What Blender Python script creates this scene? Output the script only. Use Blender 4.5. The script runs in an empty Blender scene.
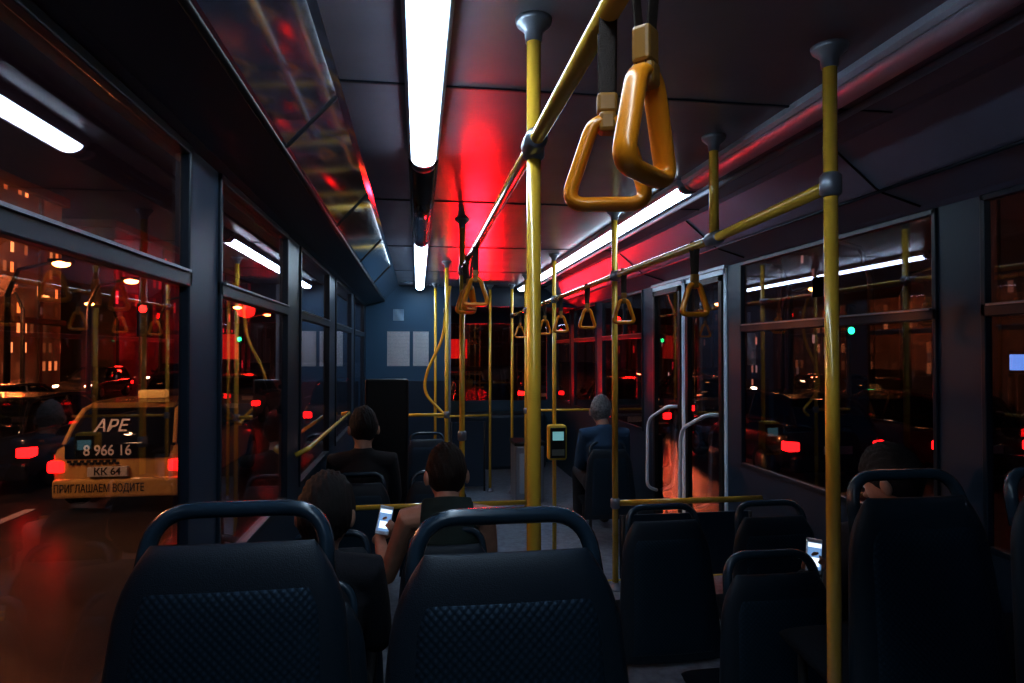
import bpy, bmesh, math, random
from mathutils import Vector, Matrix, Euler
random.seed(7)
scene = bpy.context.scene
COL = scene.collection
ZO = 1.65           # low floor is world z = 0; everything below is written relative to the eye height
XL, XR = -0.62, 2.0
WT = 0.562          # window head height
CEIL = 0.80
FLOOR = -1.65
PLAT = -1.28
POD = -1.33
ROAD = -2.2

# ------------------------------------------------------------------ materials
MC = {}
def M(name, color, rough=0.5, metal=0.0, emis=None, es=0.0, bump=0.0, bscale=60, var=0.0, coat=0.0, vscale=6, spec=0.5):
    if name in MC: return MC[name]
    m = bpy.data.materials.new(name); m.use_nodes = True
    nt = m.node_tree; b = nt.nodes["Principled BSDF"]
    b.inputs["Base Color"].default_value = (*color, 1)
    b.inputs["Roughness"].default_value = rough
    b.inputs["Metallic"].default_value = metal
    b.inputs["Specular IOR Level"].default_value = spec
    b.inputs["Coat Weight"].default_value = coat
    b.inputs["Coat Roughness"].default_value = 0.08
    if emis:
        b.inputs["Emission Color"].default_value = (*emis, 1)
        b.inputs["Emission Strength"].default_value = es
    tc = nt.nodes.new("ShaderNodeTexCoord")
    if var > 0:
        n = nt.nodes.new("ShaderNodeTexNoise"); n.inputs["Scale"].default_value = vscale
        n.inputs["Detail"].default_value = 6
        nt.links.new(tc.outputs["Object"], n.inputs["Vector"])
        r = nt.nodes.new("ShaderNodeValToRGB")
        r.color_ramp.elements[0].position = 0.3; r.color_ramp.elements[1].position = 0.7
        r.color_ramp.elements[0].color = (*[c*(1-var) for c in color], 1)
        r.color_ramp.elements[1].color = (*[min(1, c*(1+var)) for c in color], 1)
        nt.links.new(n.outputs["Fac"], r.inputs["Fac"]); nt.links.new(r.outputs["Color"], b.inputs["Base Color"])
        mr = nt.nodes.new("ShaderNodeMapRange")
        mr.inputs["To Min"].default_value = max(0.02, rough*0.85); mr.inputs["To Max"].default_value = min(1, rough*1.2)
        nt.links.new(n.outputs["Fac"], mr.inputs["Value"]); nt.links.new(mr.outputs["Result"], b.inputs["Roughness"])
    if bump > 0:
        n2 = nt.nodes.new("ShaderNodeTexNoise"); n2.inputs["Scale"].default_value = bscale
        nt.links.new(tc.outputs["Object"], n2.inputs["Vector"])
        bp = nt.nodes.new("ShaderNodeBump"); bp.inputs["Strength"].default_value = bump; bp.inputs["Distance"].default_value = 0.004
        nt.links.new(n2.outputs["Fac"], bp.inputs["Height"]); nt.links.new(bp.outputs["Normal"], b.inputs["Normal"])
    MC[name] = m; return m

def glass_mat(name, tint, base=0.07, k=0.9):
    if name in MC: return MC[name]
    m = bpy.data.materials.new(name); m.use_nodes = True
    nt = m.node_tree; nt.nodes.clear()
    out = nt.nodes.new("ShaderNodeOutputMaterial"); mix = nt.nodes.new("ShaderNodeMixShader")
    tr = nt.nodes.new("ShaderNodeBsdfTransparent"); tr.inputs["Color"].default_value = (*tint, 1)
    gl = nt.nodes.new("ShaderNodeBsdfGlossy"); gl.inputs["Roughness"].default_value = 0.015
    gl.inputs["Color"].default_value = (0.95, 0.95, 1, 1)
    lw = nt.nodes.new("ShaderNodeLayerWeight"); lw.inputs["Blend"].default_value = 0.5
    p = nt.nodes.new("ShaderNodeMath"); p.operation = 'POWER'; p.inputs[1].default_value = 4.5
    a = nt.nodes.new("ShaderNodeMath"); a.operation = 'MULTIPLY_ADD'; a.inputs[1].default_value = k; a.inputs[2].default_value = base
    a.use_clamp = True
    nt.links.new(lw.outputs["Facing"], p.inputs[0]); nt.links.new(p.outputs[0], a.inputs[0])
    nt.links.new(a.outputs[0], mix.inputs[0]); nt.links.new(tr.outputs[0], mix.inputs[1]); nt.links.new(gl.outputs[0], mix.inputs[2])
    nt.links.new(mix.outputs[0], out.inputs[0])
    MC[name] = m; return m

def weave_mat(name, color):
    m = bpy.data.materials.new(name); m.use_nodes = True
    nt = m.node_tree; b = nt.nodes["Principled BSDF"]
    b.inputs["Roughness"].default_value = 0.45
    b.inputs["Specular Tint"].default_value = (0.5, 0.75, 1, 1)
    tc = nt.nodes.new("ShaderNodeTexCoord")
    mp = nt.nodes.new("ShaderNodeMapping"); mp.inputs["Rotation"].default_value = (0, math.radians(45), 0)
    mp.inputs["Scale"].default_value = (92, 0, 92)
    v = nt.nodes.new("ShaderNodeTexVoronoi"); v.inputs["Scale"].default_value = 1.0; v.inputs["Randomness"].default_value = 0.0
    nt.links.new(tc.outputs["Object"], mp.inputs["Vector"]); nt.links.new(mp.outputs[0], v.inputs["Vector"])
    bp = nt.nodes.new("ShaderNodeBump"); bp.inputs["Strength"].default_value = 0.8; bp.inputs["Distance"].default_value = 0.0025
    bp.invert = True
    nt.links.new(v.outputs["Distance"], bp.inputs["Height"]); nt.links.new(bp.outputs["Normal"], b.inputs["Normal"])
    r = nt.nodes.new("ShaderNodeValToRGB")
    r.color_ramp.elements[0].color = (*[c*1.4 for c in color], 1); r.color_ramp.elements[1].color = (*[c*0.4 for c in color], 1)
    r.color_ramp.elements[1].position = 0.62
    nt.links.new(v.outputs["Distance"], r.inputs["Fac"]); nt.links.new(r.outputs["Color"], b.inputs["Base Color"])
    MC[name] = m; return m

def facade_mat(name, wall, lit, sx, sz, thresh, es, seed, wallglow=0.0):
    m = bpy.data.materials.new(name); m.use_nodes = True
    nt = m.node_tree; b = nt.nodes["Principled BSDF"]; N = nt.nodes.new; L = nt.links.new
    b.inputs["Base Color"].default_value = (*wall, 1); b.inputs["Roughness"].default_value = 0.8
    tc = N("ShaderNodeTexCoord"); sp = N("ShaderNodeSeparateXYZ"); L(tc.outputs["Object"], sp.inputs[0])
    ad = N("ShaderNodeMath"); ad.operation = 'ADD'; L(sp.outputs[0], ad.inputs[0]); L(sp.outputs[1], ad.inputs[1])
    def mth(op, i, v):
        n = N("ShaderNodeMath"); n.operation = op; L(i, n.inputs[0])
        if v is not None: n.inputs[1].default_value = v
        return n.outputs[0]
    hx = mth('MULTIPLY', ad.outputs[0], 1/sx); hz = mth('MULTIPLY', sp.outputs[2], 1/sz)
    fx = mth('FRACT', hx, None); fz = mth('FRACT', hz, None)
    ix = mth('FLOOR', hx, None); iz = mth('FLOOR', hz, None)
    ax = mth('ABSOLUTE', mth('SUBTRACT', fx, 0.5), None); az = mth('ABSOLUTE', mth('SUBTRACT', fz, 0.55), None)
    mx = mth('LESS_THAN', ax, 0.25); mz = mth('LESS_THAN', az, 0.26)
    cb = N("ShaderNodeCombineXYZ"); L(ix, cb.inputs[0]); L(iz, cb.inputs[1]); cb.inputs[2].default_value = seed
    wn = N("ShaderNodeTexWhiteNoise"); L(cb.outputs[0], wn.inputs["Vector"])
    on = mth('LESS_THAN', wn.outputs["Value"], thresh)
    sc = N("ShaderNodeSeparateColor"); L(wn.outputs["Color"], sc.inputs[0])
    br = N("ShaderNodeMath"); br.operation = 'POWER'; L(sc.outputs[1], br.inputs[0]); br.inputs[1].default_value = 4.0
    m1 = N("ShaderNodeMath"); m1.operation = 'MULTIPLY'; L(mx, m1.inputs[0]); L(mz, m1.inputs[1])
    m2 = N("ShaderNodeMath"); m2.operation = 'MULTIPLY'; L(m1.outputs[0], m2.inputs[0]); L(on, m2.inputs[1])
    m3 = N("ShaderNodeMath"); m3.operation = 'MULTIPLY'; L(m2.outputs[0], m3.inputs[0]); L(br.outputs[0], m3.inputs[1])
    # uneven street glow painted into the wall as emission
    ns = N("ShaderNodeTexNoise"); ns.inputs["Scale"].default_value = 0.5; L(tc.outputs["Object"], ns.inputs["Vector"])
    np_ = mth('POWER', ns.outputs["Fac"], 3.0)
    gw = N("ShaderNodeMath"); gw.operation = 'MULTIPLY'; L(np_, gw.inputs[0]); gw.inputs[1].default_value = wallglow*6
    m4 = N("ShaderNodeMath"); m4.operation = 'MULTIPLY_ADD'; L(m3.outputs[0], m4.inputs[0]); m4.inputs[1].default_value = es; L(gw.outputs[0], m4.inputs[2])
    mxc = N("ShaderNodeMix"); mxc.data_type = 'RGBA'; mxc.inputs[6].default_value = (*lit, 1); mxc.inputs[7].default_value = (min(1, lit[0]), lit[1]*1.5, lit[2]*2+0.03, 1)
    L(sc.outputs[2], mxc.inputs[0])
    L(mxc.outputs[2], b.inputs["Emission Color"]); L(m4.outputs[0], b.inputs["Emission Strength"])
    MC[name] = m; return m

def paper_mat(name):
    m = bpy.data.materials.new(name); m.use_nodes = True
    nt = m.node_tree; b = nt.nodes["Principled BSDF"]; N = nt.nodes.new; L = nt.links.new
    b.inputs["Roughness"].default_value = 0.6
    tc = N("ShaderNodeTexCoord"); sp = N("ShaderNodeSeparateXYZ"); L(tc.outputs["Object"], sp.inputs[0])
    mu = N("ShaderNodeMath"); mu.operation = 'MULTIPLY'; mu.inputs[1].default_value = 60; L(sp.outputs[2], mu.inputs[0])
    fr = N("ShaderNodeMath"); fr.operation = 'FRACT'; L(mu.outputs[0], fr.inputs[0])
    gt = N("ShaderNodeMath"); gt.operation = 'GREATER_THAN'; gt.inputs[1].default_value = 0.7; L(fr.outputs[0], gt.inputs[0])
    no = N("ShaderNodeTexNoise"); no.inputs["Scale"].default_value = 60; L(tc.outputs["Object"], no.inputs["Vector"])
    g2 = N("ShaderNodeMath"); g2.operation = 'GREATER_THAN'; g2.inputs[1].default_value = 0.45; L(no.outputs["Fac"], g2.inputs[0])
    m1 = N("ShaderNodeMath"); m1.operation = 'MULTIPLY'; L(gt.outputs[0], m1.inputs[0]); L(g2.outputs[0], m1.inputs[1])
    mix = N("ShaderNodeMix"); mix.data_type = 'RGBA'; L(m1.outputs[0], mix.inputs[0])
    mix.inputs[6].default_value = (0.95, 0.97, 1.0, 1); mix.inputs[7].default_value = (0.6, 0.65, 0.7, 1)
    L(mix.outputs[2], b.inputs["Base Color"])
    MC[name] = m; return m

m_ceil = M("ceiling_panel", (0.25, 0.25, 0.30), 0.23, var=0.08, vscale=3, spec=0.9)
m_cove = M("cove_panel_gloss", (0.04, 0.045, 0.065), 0.06, var=0.2, vscale=2, spec=1.0, coat=1.0)
m_cover = M("cove_panel_grey", (0.17, 0.21, 0.29), 0.35, var=0.1, vscale=3, spec=0.6)
m_wall = M("wall_plastic", (0.017, 0.038, 0.070), 0.38, bump=0.15, bscale=300)
m_frame = M("window_rubber", (0.007, 0.018, 0.035), 0.35)
m_floor = M("vinyl_floor", (0.22, 0.25, 0.30), 0.35, var=0.3, vscale=25)
m_yel = M("yellow_paint", (0.74, 0.46, 0.06), 0.26, coat=0.6, bump=0.08, bscale=120)
m_yeldk = M("yellow_trim", (0.6, 0.42, 0.03), 0.5)
m_hand = M("orange_plastic", (0.85, 0.31, 0.015), 0.3, coat=0.3)
m_clip = M("ochre_clip", (0.36, 0.17, 0.03), 0.4)
m_strap = M("black_webbing", (0.06, 0.04, 0.03), 0.7, bump=0.5, bscale=400)
m_grey = M("grey_metal", (0.30, 0.32, 0.36), 0.35, metal=0.6)
m_hous = M("lamp_housing", (0.40, 0.43, 0.50), 0.42, spec=0.5)
m_dhous = M("lamp_housing_dark", (0.04, 0.04, 0.05), 0.12, spec=0.8)
m_tube = M("tube_on", (0.9, 0.9, 0.9), 0.4, emis=(0.66, 0.84, 1.0), es=15)
m_tube2 = M("tube_half", (0.9, 0.9, 0.9), 0.4, emis=(0.66, 0.84, 1.0), es=9)
m_seat = M("seat_shell", (0.008, 0.020, 0.036), 0.42, bump=0.3, bscale=500, spec=0.4)
m_weave = weave_mat("seat_weave", (0.012, 0.028, 0.050))
m_cush = M("seat_cushion", (0.003, 0.006, 0.012), 0.95, bump=0.4, bscale=200, spec=0.15)
m_leg = M("seat_leg", (0.015, 0.015, 0.018), 0.5)
m_hndl = M("seat_handle", (0.018, 0.044, 0.072), 0.26)
m_glass = glass_mat("window_glass", (0.84, 0.76, 0.76), 0.08)
m_glassr = glass_mat("window_glass_dark", (0.70, 0.68, 0.74), 0.08)
m_cglass = M("car_glass", (0.01, 0.01, 0.012), 0.05)
m_white = M("white_paint", (0.72, 0.82, 0.92), 0.3)
m_tire = M("tire", (0.015, 0.015, 0.015), 0.8)
m_rim = M("rim", (0.35, 0.35, 0.36), 0.3, metal=0.8)
m_red = M("tail_lamp", (0.5, 0.01, 0.01), 0.3, emis=(1, 0.012, 0.012), es=8)
m_amber = M("head_lamp", (0.8, 0.5, 0.2), 0.2, emis=(1, 0.3, 0.05), es=3.0)
m_headw = M("head_lamp_white", (0.8, 0.8, 0.7), 0.2, emis=(1, 0.75, 0.45), es=14)
m_black = M("black_plastic", (0.006, 0.006, 0.008), 0.4)
m_asph = M("asphalt", (0.07, 0.05, 0.045), 0.3, var=0.3, vscale=2, bump=0.5, bscale=40)
m_paper = paper_mat("paper_print")

# ------------------------------------------------------------------ mesh helpers
def new_obj(name, mesh, mats=None, parent=None, smooth=False):
    o = bpy.data.objects.new(name, mesh); COL.objects.link(o)
    if mats:
        for m in (mats if isinstance(mats, (list, tuple)) else [mats]): mesh.materials.append(m)
    if smooth:
        for p in mesh.polygons: p.use_smooth = True
    if parent: o.parent = parent
    return o
def bm_mesh(bm, name="m"):
    bmesh.ops.recalc_face_normals(bm, faces=bm.faces)
    me = bpy.data.meshes.new(name); bm.to_mesh(me); bm.free(); return me
def top(o, label, cat, group=None):
    o["label"] = label; o["category"] = cat
    if group: o["group"] = group
    return o
def struct(o, label=None):
    o["kind"] = "structure"
    if label: o["label"] = label
    return o
def empty(name, loc=(0, 0, 0), rz=0):
    e = bpy.data.objects.new(name, None); e.empty_display_size = 0.05; e.location = loc; e.rotation_euler = (0, 0, rz)
    COL.objects.link(e); return e
def add_box(bm, lo, hi, bev=0.0, seg=2):
    c = [(a+b)/2 for a, b in zip(lo, hi)]; s = [abs(b-a) for a, b in zip(lo, hi)]
    t = bmesh.new()
    bmesh.ops.create_cube(t, size=1, matrix=Matrix.Translation(c) @ Matrix.Diagonal((*s, 1)))
    if bev > 0: bmesh.ops.bevel(t, geom=t.edges[:], offset=min(bev, min(s)*0.45), segments=seg, affect='EDGES', profile=0.5)
    me = bpy.data.meshes.new("t"); t.to_mesh(me); t.free(); bm.from_mesh(me); bpy.data.meshes.remove(me)
def boxes(name, lst, mat, bev=0.0, parent=None):
    bm = bmesh.new()
    for lo, hi in lst: add_box(bm, lo, hi, bev)
    return new_obj(name, bm_mesh(bm, name), mat, parent)
def add_sweep(bm, pts, rad, seg=12, closed=False, ref=None, flat=(1, 1), cap=False):
    pts = [Vector(p) for p in pts]; n = len(pts)
    rads = [rad]*n if not isinstance(rad, (list, tuple)) else list(rad)
    if cap and not closed:
        d0 = (pts[0]-pts[1]).normalized(); d1 = (pts[-1]-pts[-2]).normalized()
        pre = [(pts[0]+d0*rads[0]*math.sin(a), rads[0]*max(0.12, math.cos(a))) for a in (1.45, 1.1, 0.6)]
        post = [(pts[-1]+d1*rads[-1]*math.sin(a), rads[-1]*max(0.12, math.cos(a))) for a in (0.6, 1.1, 1.45)]
        pts = [p for p, _ in pre]+pts+[p for p, _ in post]; rads = [r for _, r in pre]+rads+[r for _, r in post]; n = len(pts)
    rings = []; prevn = None
    for i in range(n):
        if closed: t = pts[(i+1) % n]-pts[i-1]
        else: t = pts[min(i+1, n-1)]-pts[max(i-1, 0)]
        t.normalize()
        if ref is not None: nn = Vector(ref)
        elif prevn is None: nn = Vector((1, 0, 0)) if abs(t.x) < 0.8 else Vector((0, 0, 1))
        else: nn = prevn
        nn = (nn - t*nn.dot(t)).normalized(); prevn = nn; bb = t.cross(nn)
        rings.append([bm.verts.new(pts[i]+(nn*math.cos(2*math.pi*k/seg)*flat[0]+bb*math.sin(2*math.pi*k/seg)*flat[1])*rads[i]) for k in range(seg)])
    m = n if closed else n-1
    for i in range(m):
        a, b = rings[i], rings[(i+1) % n]
        for k in range(seg): bm.faces.new((a[k], a[(k+1) % seg], b[(k+1) % seg], b[k]))
    if not closed:
        bm.faces.new(rings[0][::-1]); bm.faces.new(rings[-1])
def tube(name, pts, rad, mat, parent=None, **kw):
    bm = bmesh.new(); add_sweep(bm, pts, rad, **kw)
    return new_obj(name, bm_mesh(bm, name), mat, parent, smooth=True)
def smooth_path(pts, r=0.05, n=6, closed=False):
    pts = [Vector(p) for p in pts]; out = []; N = len(pts)
    for i in range(N):
        if not closed and i in (0, N-1): out.append(pts[i]); continue
        a, b, c = pts[i-1], pts[i], pts[(i+1) % N]
        d1 = (a-b); d2 = (c-b); rr = min(r, d1.length*0.49, d2.length*0.49)
        p0 = b+d1.normalized()*rr; p2 = b+d2.normalized()*rr
        for k in range(n+1):
            t = k/n; out.append(p0*(1-t)**2+b*2*t*(1-t)+p2*t*t)
    return out
def add_lathe(bm, prof, center, axis='Z', seg=20):
    rings = []
    for r, h in prof:
        ring = []
        for k in range(seg):
            a = 2*math.pi*k/seg
            v = (r*math.cos(a), r*math.sin(a), h)
            if axis == 'X': v = (h, v[0], v[1])
            if axis == 'Y': v = (v[0], h, v[1])
            ring.append(bm.verts.new(Vector(center)+Vector(v)))
        rings.append(ring)
    for a, b in zip(rings, rings[1:]):
        for k in range(seg): bm.faces.new((a[k], a[(k+1) % seg], b[(k+1) % seg], b[k]))
    bm.faces.new(rings[0]); bm.faces.new(rings[-1])
def lathe(name, prof, center, mat, parent=None, axis='Z', seg=20):
    bm = bmesh.new(); add_lathe(bm, prof, center, axis, seg)
    return new_obj(name, bm_mesh(bm, name), mat, parent, smooth=True)
def copy_thing(root, loc=None, rz=None):
    kids = [o for o in bpy.data.objects if o.parent == root]
    r = root.copy(); COL.objects.link(r)
    if loc: r.location = loc
    if rz is not None: r.rotation_euler = (0, 0, rz)
    for k in kids:
        c = k.copy(); COL.objects.link(c); c.parent = r
        for k2 in [o for o in bpy.data.objects if o.parent == k]:
            c2 = k2.copy(); COL.objects.link(c2); c2.parent = c
    return r
def text_obj(name, s, size, mat, parent, loc, rot=(math.pi/2, 0, 0), width=None, off=0.018):
    cu = bpy.data.curves.new(name, 'FONT'); cu.body = s; cu.size = size; cu.extrude = 0.002; cu.align_x = 'CENTER'; cu.align_y = 'CENTER'
    cu.offset = size*off
    o = bpy.data.objects.new("t", cu); COL.objects.link(o)
    bpy.context.view_layer.update()
    me = bpy.data.meshes.new_from_object(o.evaluated_get(bpy.context.evaluated_depsgraph_get()))
    bpy.data.objects.remove(o)
    if width:
        xs = [v.co.x for v in me.vertices]
        if xs:
            k = width/(max(xs)-min(xs))
            for v in me.vertices: v.co.x *= k
    ob = new_obj(name, me, None, parent); me.materials.clear(); me.materials.append(mat)
    ob.location = loc; ob.rotation_euler = rot
    return ob

# ------------------------------------------------------------------ bus shell
YB, YF, YP = -1.2, 9.6, 8.0
TH = 0.022
LP = [(-1.2, -1.0), (-0.37, -0.1), (1.88, 2.14), (3.22, 3.55), (4.68, 5.05), (6.2, 6.5), (7.6, 8.3), (9.4, 9.6)]
l = [((XL-0.08, YB, FLOOR-0.2), (XL, YF, -0.71)), ((XL-0.08, YB, WT), (XL, YF, 0.9))]
for a, b in LP: l.append(((XL-TH, a, -0.71), (XL, b, WT)))
o = boxes("wall_left", l, m_wall); struct(o)
RP = [(-1.2, -1.0), (0.2, 0.38), (2.06, 2.26), (3.82, 4.0), (5.35, 5.6), (6.9, 7.15), (8.2, 8.4), (9.4, 9.6)]
rlst = [((XR, YB, FLOOR-0.2), (XR+0.08, 4.0, -0.71)), ((XR, 5.35, FLOOR-0.2), (XR+0.08, YF, -0.71)), ((XR, YB, WT), (XR+0.08, YF, 0.9))]
for a, b in RP: rlst.append(((XR, a, -0.71), (XR+TH, b, WT)))
o = boxes("wall_right", rlst, m_wall); struct(o)
o = boxes("wall_rear", [((XL, YB-0.05, FLOOR), (XR, YB, 0.8))], m_wall); struct(o)
# ceiling + coves (profile extruded)
prof = [(XL, WT), (XL+0.03, WT+.014), (-0.42, 0.615), (-0.395, 0.63), (-0.25, 0.79), (-0.23, 0.80), (1.56, 0.80), (1.59, 0.79), (1.77, 0.64), (1.80, 0.625), (XR-0.03, WT+.014), (XR, WT)]
bm = bmesh.new()
ya, yb = YB, YF
A = [bm.verts.new((x, ya, z)) for x, z in prof]; B = [bm.verts.new((x, yb, z)) for x, z in prof]
A2 = [bm.verts.new((x, ya, 0.95)) for x, z in (prof[0], prof[-1])]; B2 = [bm.verts.new((x, yb, 0.95)) for x, z in (prof[0], prof[-1])]
for i in range(len(prof)-1):
    f = bm.faces.new((A[i], A[i+1], B[i+1], B[i]))
    xm = (prof[i][0]+prof[i+1][0])/2
    f.material_index = 0 if -0.24 < xm < 1.57 else (3 if i >= 6 else (1 if i in (3, 4) else 2))
bm.faces.new((A2[0], A2[1], B2[1], B2[0])).material_index = 0
ce = new_obj("ceiling", bm_mesh(bm, "ceiling"), [m_ceil, m_cove, m_frame, m_cover]); struct(ce)
tn = [0]
def trim(lst, mat, bev=0.0):
    tn[0] += 1
    o = boxes("trim_%d" % tn[0], lst, mat, bev); struct(o); return o
for y in (0.45, 1.95, 3.45, 4.95, 6.45, 7.9):
    trim([((-0.23, y-0.005, 0.795), (1.56, y+0.005, 0.80))], m_frame)
trim([((1.427, YB, 0.796), (1.433, YP, 0.80))], m_frame)
def cove_seam(side, y):
    bm = bmesh.new()
    P = [(-0.42, 0.613), (-0.395, 0.628), (-0.25, 0.787)]
    if side > 0: P = [(1.59, 0.788), (1.77, 0.638), (1.80, 0.623), (1.96, 0.575)]
    add_sweep(bm, [(x, y, z) for x, z in P], 0.005, seg=6)
    tn[0] += 1
    o = new_obj("trim_%d" % tn[0], bm_mesh(bm), m_black); struct(o)
for y in (0.9, 2.05, 3.3, 4.6, 6.0): cove_seam(-1, y)
for y in (1.15, 2.3, 3.7, 5.0): cove_seam(1, y)
tn[0] += 1
o = tube("trim_%d" % tn[0], [(-0.408, YB+0.02, 0.617), (-0.408, YP-0.02, 0.617)], 0.010, m_black, seg=8); struct(o)
tn[0] += 1
o = tube("trim_%d" % tn[0], [(1.785, YB+0.02, 0.628), (1.785, YP-0.02, 0.628)], 0.007, m_frame, seg=8); struct(o)
tn[0] += 1
o = tube("trim_%d" % tn[0], [(1.40, YB+0.02, 0.785), (1.40, YP-0.02, 0.785)], 0.012, m_hous, seg=10); struct(o)
# floor
fl = boxes("floor", [((XL, 1.72, FLOOR-0.06), (XR, YF, FLOOR)), ((XL, YB, FLOOR-0.06), (XR, 1.72, PLAT)), ((0.80, 1.72, FLOOR), (XR, 3.68, POD))], m_floor); struct(fl)
trim([((0.36, 1.715, PLAT-0.03), (0.80, 1.735, PLAT+0.003))], m_yeldk)
trim([((0.80, 3.675, POD-0.04), (1.94, 3.695, POD+0.003))], m_yeldk)
trim([((0.785, 1.76, POD-0.03), (0.80, 3.69, POD+0.003))], m_yeldk)

wn = [0]
def window(side, y0, y1, transom, mat, vdiv=None):
    wn[0] += 1
    x = XL-0.012 if side < 0 else XR+0.012
    xi = XL if side < 0 else XR
    s = 1 if side < 0 else -1
    o = boxes("window_%d" % wn[0], [((x-0.002, y0, -0.71), (x+0.002, y1, WT))], mat); struct(o)
    xa, xb = sorted((xi-s*0.018, xi+s*0.010))
    l = [((xa, y0, -0.71), (xb, y1, -0.685)), ((xa, y0, WT-.025), (xb, y1, WT)), ((xa, y0, -0.71), (xb, y0+0.022, WT)), ((xa, y1-0.022, -0.71), (xb, y1, WT))]
    if transom is not None: l.append(((xa, y0, transom-0.024), (xb, y1, transom+0.024)))
    if vdiv: l.append(((xa, vdiv-0.012, transom), (xb, vdiv+0.012, WT-.01)))
    trim(l, m_frame, 0.004)
    if transom is not None:
        xr_ = xi+s*0.012
        trim([((min(xr_, xr_+s*0.006), y0+0.03, transom+0.014), (max(xr_, xr_+s*0.006), y1-0.03, transom+0.021))], m_grey)
for (a, b), (c, d) in zip(LP, LP[1:]):
    window(-1, b, c, 0.20, m_glass)
for i, ((a, b), (c, d)) in enumerate(zip(RP, RP[1:])):
    if abs(b-4.0) < .01: continue
    window(1, b, c, 0.15, m_glassr, vdiv=(b+c)/2-0.1 if c-b > 1.2 else None)

def door(n, y0, y1):
    x = XR-0.01
    l = [((x, y0, FLOOR), (x+0.03, y0+0.04, 0.55)), ((x, y1-0.04, FLOOR), (x+0.03, y1, 0.55)), ((x, y0, FLOOR), (x+0.03, y1, FLOOR+0.12)), ((x, y0, 0.51), (x+0.03, y1, 0.55))]
    o = boxes("door_%d" % n, l, m_white, 0.006); struct(o)
    o["label"] = "folding passenger door leaf with white frame"
    boxes("glass_pane", [((x+0.014, y0+0.04, FLOOR+0.1), (x+0.018, y1-0.04, 0.52))], m_glassr, parent=o)
    boxes("rubber_seal", [((x-0.012, y0+0.04, FLOOR+0.12), (x+0.022, y0+0.085, 0.51)), ((x-0.012, y1-0.085, FLOOR+0.12), (x+0.022, y1-0.04, 0.51)), ((x-0.012, y0+0.04, 0.47), (x+0.022, y1-0.04, 0.51))], m_black, parent=o)
    tube("grab_handle", smooth_path([(x, y0+0.10, -0.42), (x-0.08, y0+0.12, -0.42), (x-0.10, y1-0.16, -0.56), (x-0.10, y1-0.14, -1.12), (x, y1-0.1, -1.16)], 0.10), 0.014, m_white, parent=o)
door(1, 4.0, 4.67); door(2, 4.69, 5.35)
trim([((XR-0.02, 4.0, 0.55), (XR+0.05, 5.35, 0.60))], m_grey)
m_front = M("front_panel", (0.04, 0.11, 0.19), 0.45, bump=0.1, bscale=200)
o = boxes("wall_front", [((XL, YP, FLOOR), (0.36, YP+0.05, 0.80)), ((XL, YF, FLOOR-0.3), (XR, YF+0.06, -0.72)), ((XL, YF, 0.42), (XR, YF+0.06, 0.9)), ((XL, YF, -0.72), (XL+0.08, YF+0.06, 0.42)), ((XR-0.08, YF, -0.72), (XR, YF+0.06, 0.42)), ((0.64, YF, -0.72), (0.69, YF+0.06, 0.42))],
          m_front); struct(o)
wn[0] += 1
o = boxes("window_%d" % wn[0], [((XL+0.08, YF+0.02, -0.72), (XR-0.08, YF+0.025, 0.42))], m_glass); struct(o)
trim([((0.36, YP-0.01, FLOOR), (0.40, YP+0.06, 0.80))], m_grey)
trim([((0.40, YP, 0.56), (XR, YP+0.04, 0.80))], m_wall)
trim([((-0.55, YP-0.012, FLOOR+0.1), (0.33, YP, -0.35))], m_wall, 0.004)
def paper(x0, x1, z0, z1, y, label, mat=m_paper, name="notice_sheet", cat="notice", side=False):
    bm = bmesh.new()
    cx, cz = (x0+x1)/2, (z0+z1)/2; nx, nz = 6, 6; g = []
    for i in range(nx+1):
        g.append([bm.verts.new(((x0-cx)+(x1-x0)*i/nx, 0.004*math.sin(i*1.1+j*0.7) if not side else 0, (z0-cz)+(z1-z0)*j/nz)) for j in range(nz+1)])
    for i in range(nx):
        for j in range(nz): bm.faces.new((g[i][j], g[i+1][j], g[i+1][j+1], g[i][j+1]))
    bmesh.ops.solidify(bm, geom=bm.faces[:], thickness=0.002)
    o = new_obj(name, bm_mesh(bm), mat); o.location = (cx, y, cz)
    if side: o.rotation_euler = (0, 0, math.radians(90))
    return top(o, label, cat)
paper(-0.37, -0.10, -0.17, 0.25, YP-0.008, "white printed notice sheet taped to blue partition")
paper(-0.06, 0.13, -0.17, 0.25, YP-0.008, "narrow white printed notice sheet on blue partition")
paper(-0.30, -0.17, 0.38, 0.52, YP-0.008, "small pale blue square sticker above the notices", M("sticker", (0.45, 0.6, 0.75), 0.4), "sticker", "sticker")
def side_sticker(y, z, w, h, col, label):
    o = paper(-w/2, w/2, -h/2, h/2, 0, label, M("sticker_%d" % int(col[1]*100), col, 0.4), "sticker", "sticker", side=True)
    o.location = (XR+0.008, y, z)
side_sticker(3.04, 0.33, 0.09, 0.10, (0.7, 0.72, 0.72), "small white label stuck on the window glass")
side_sticker(2.98, 0.03, 0.035, 0.09, (0.7, 0.55, 0.05), "narrow yellow label stuck on the window glass")

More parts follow.
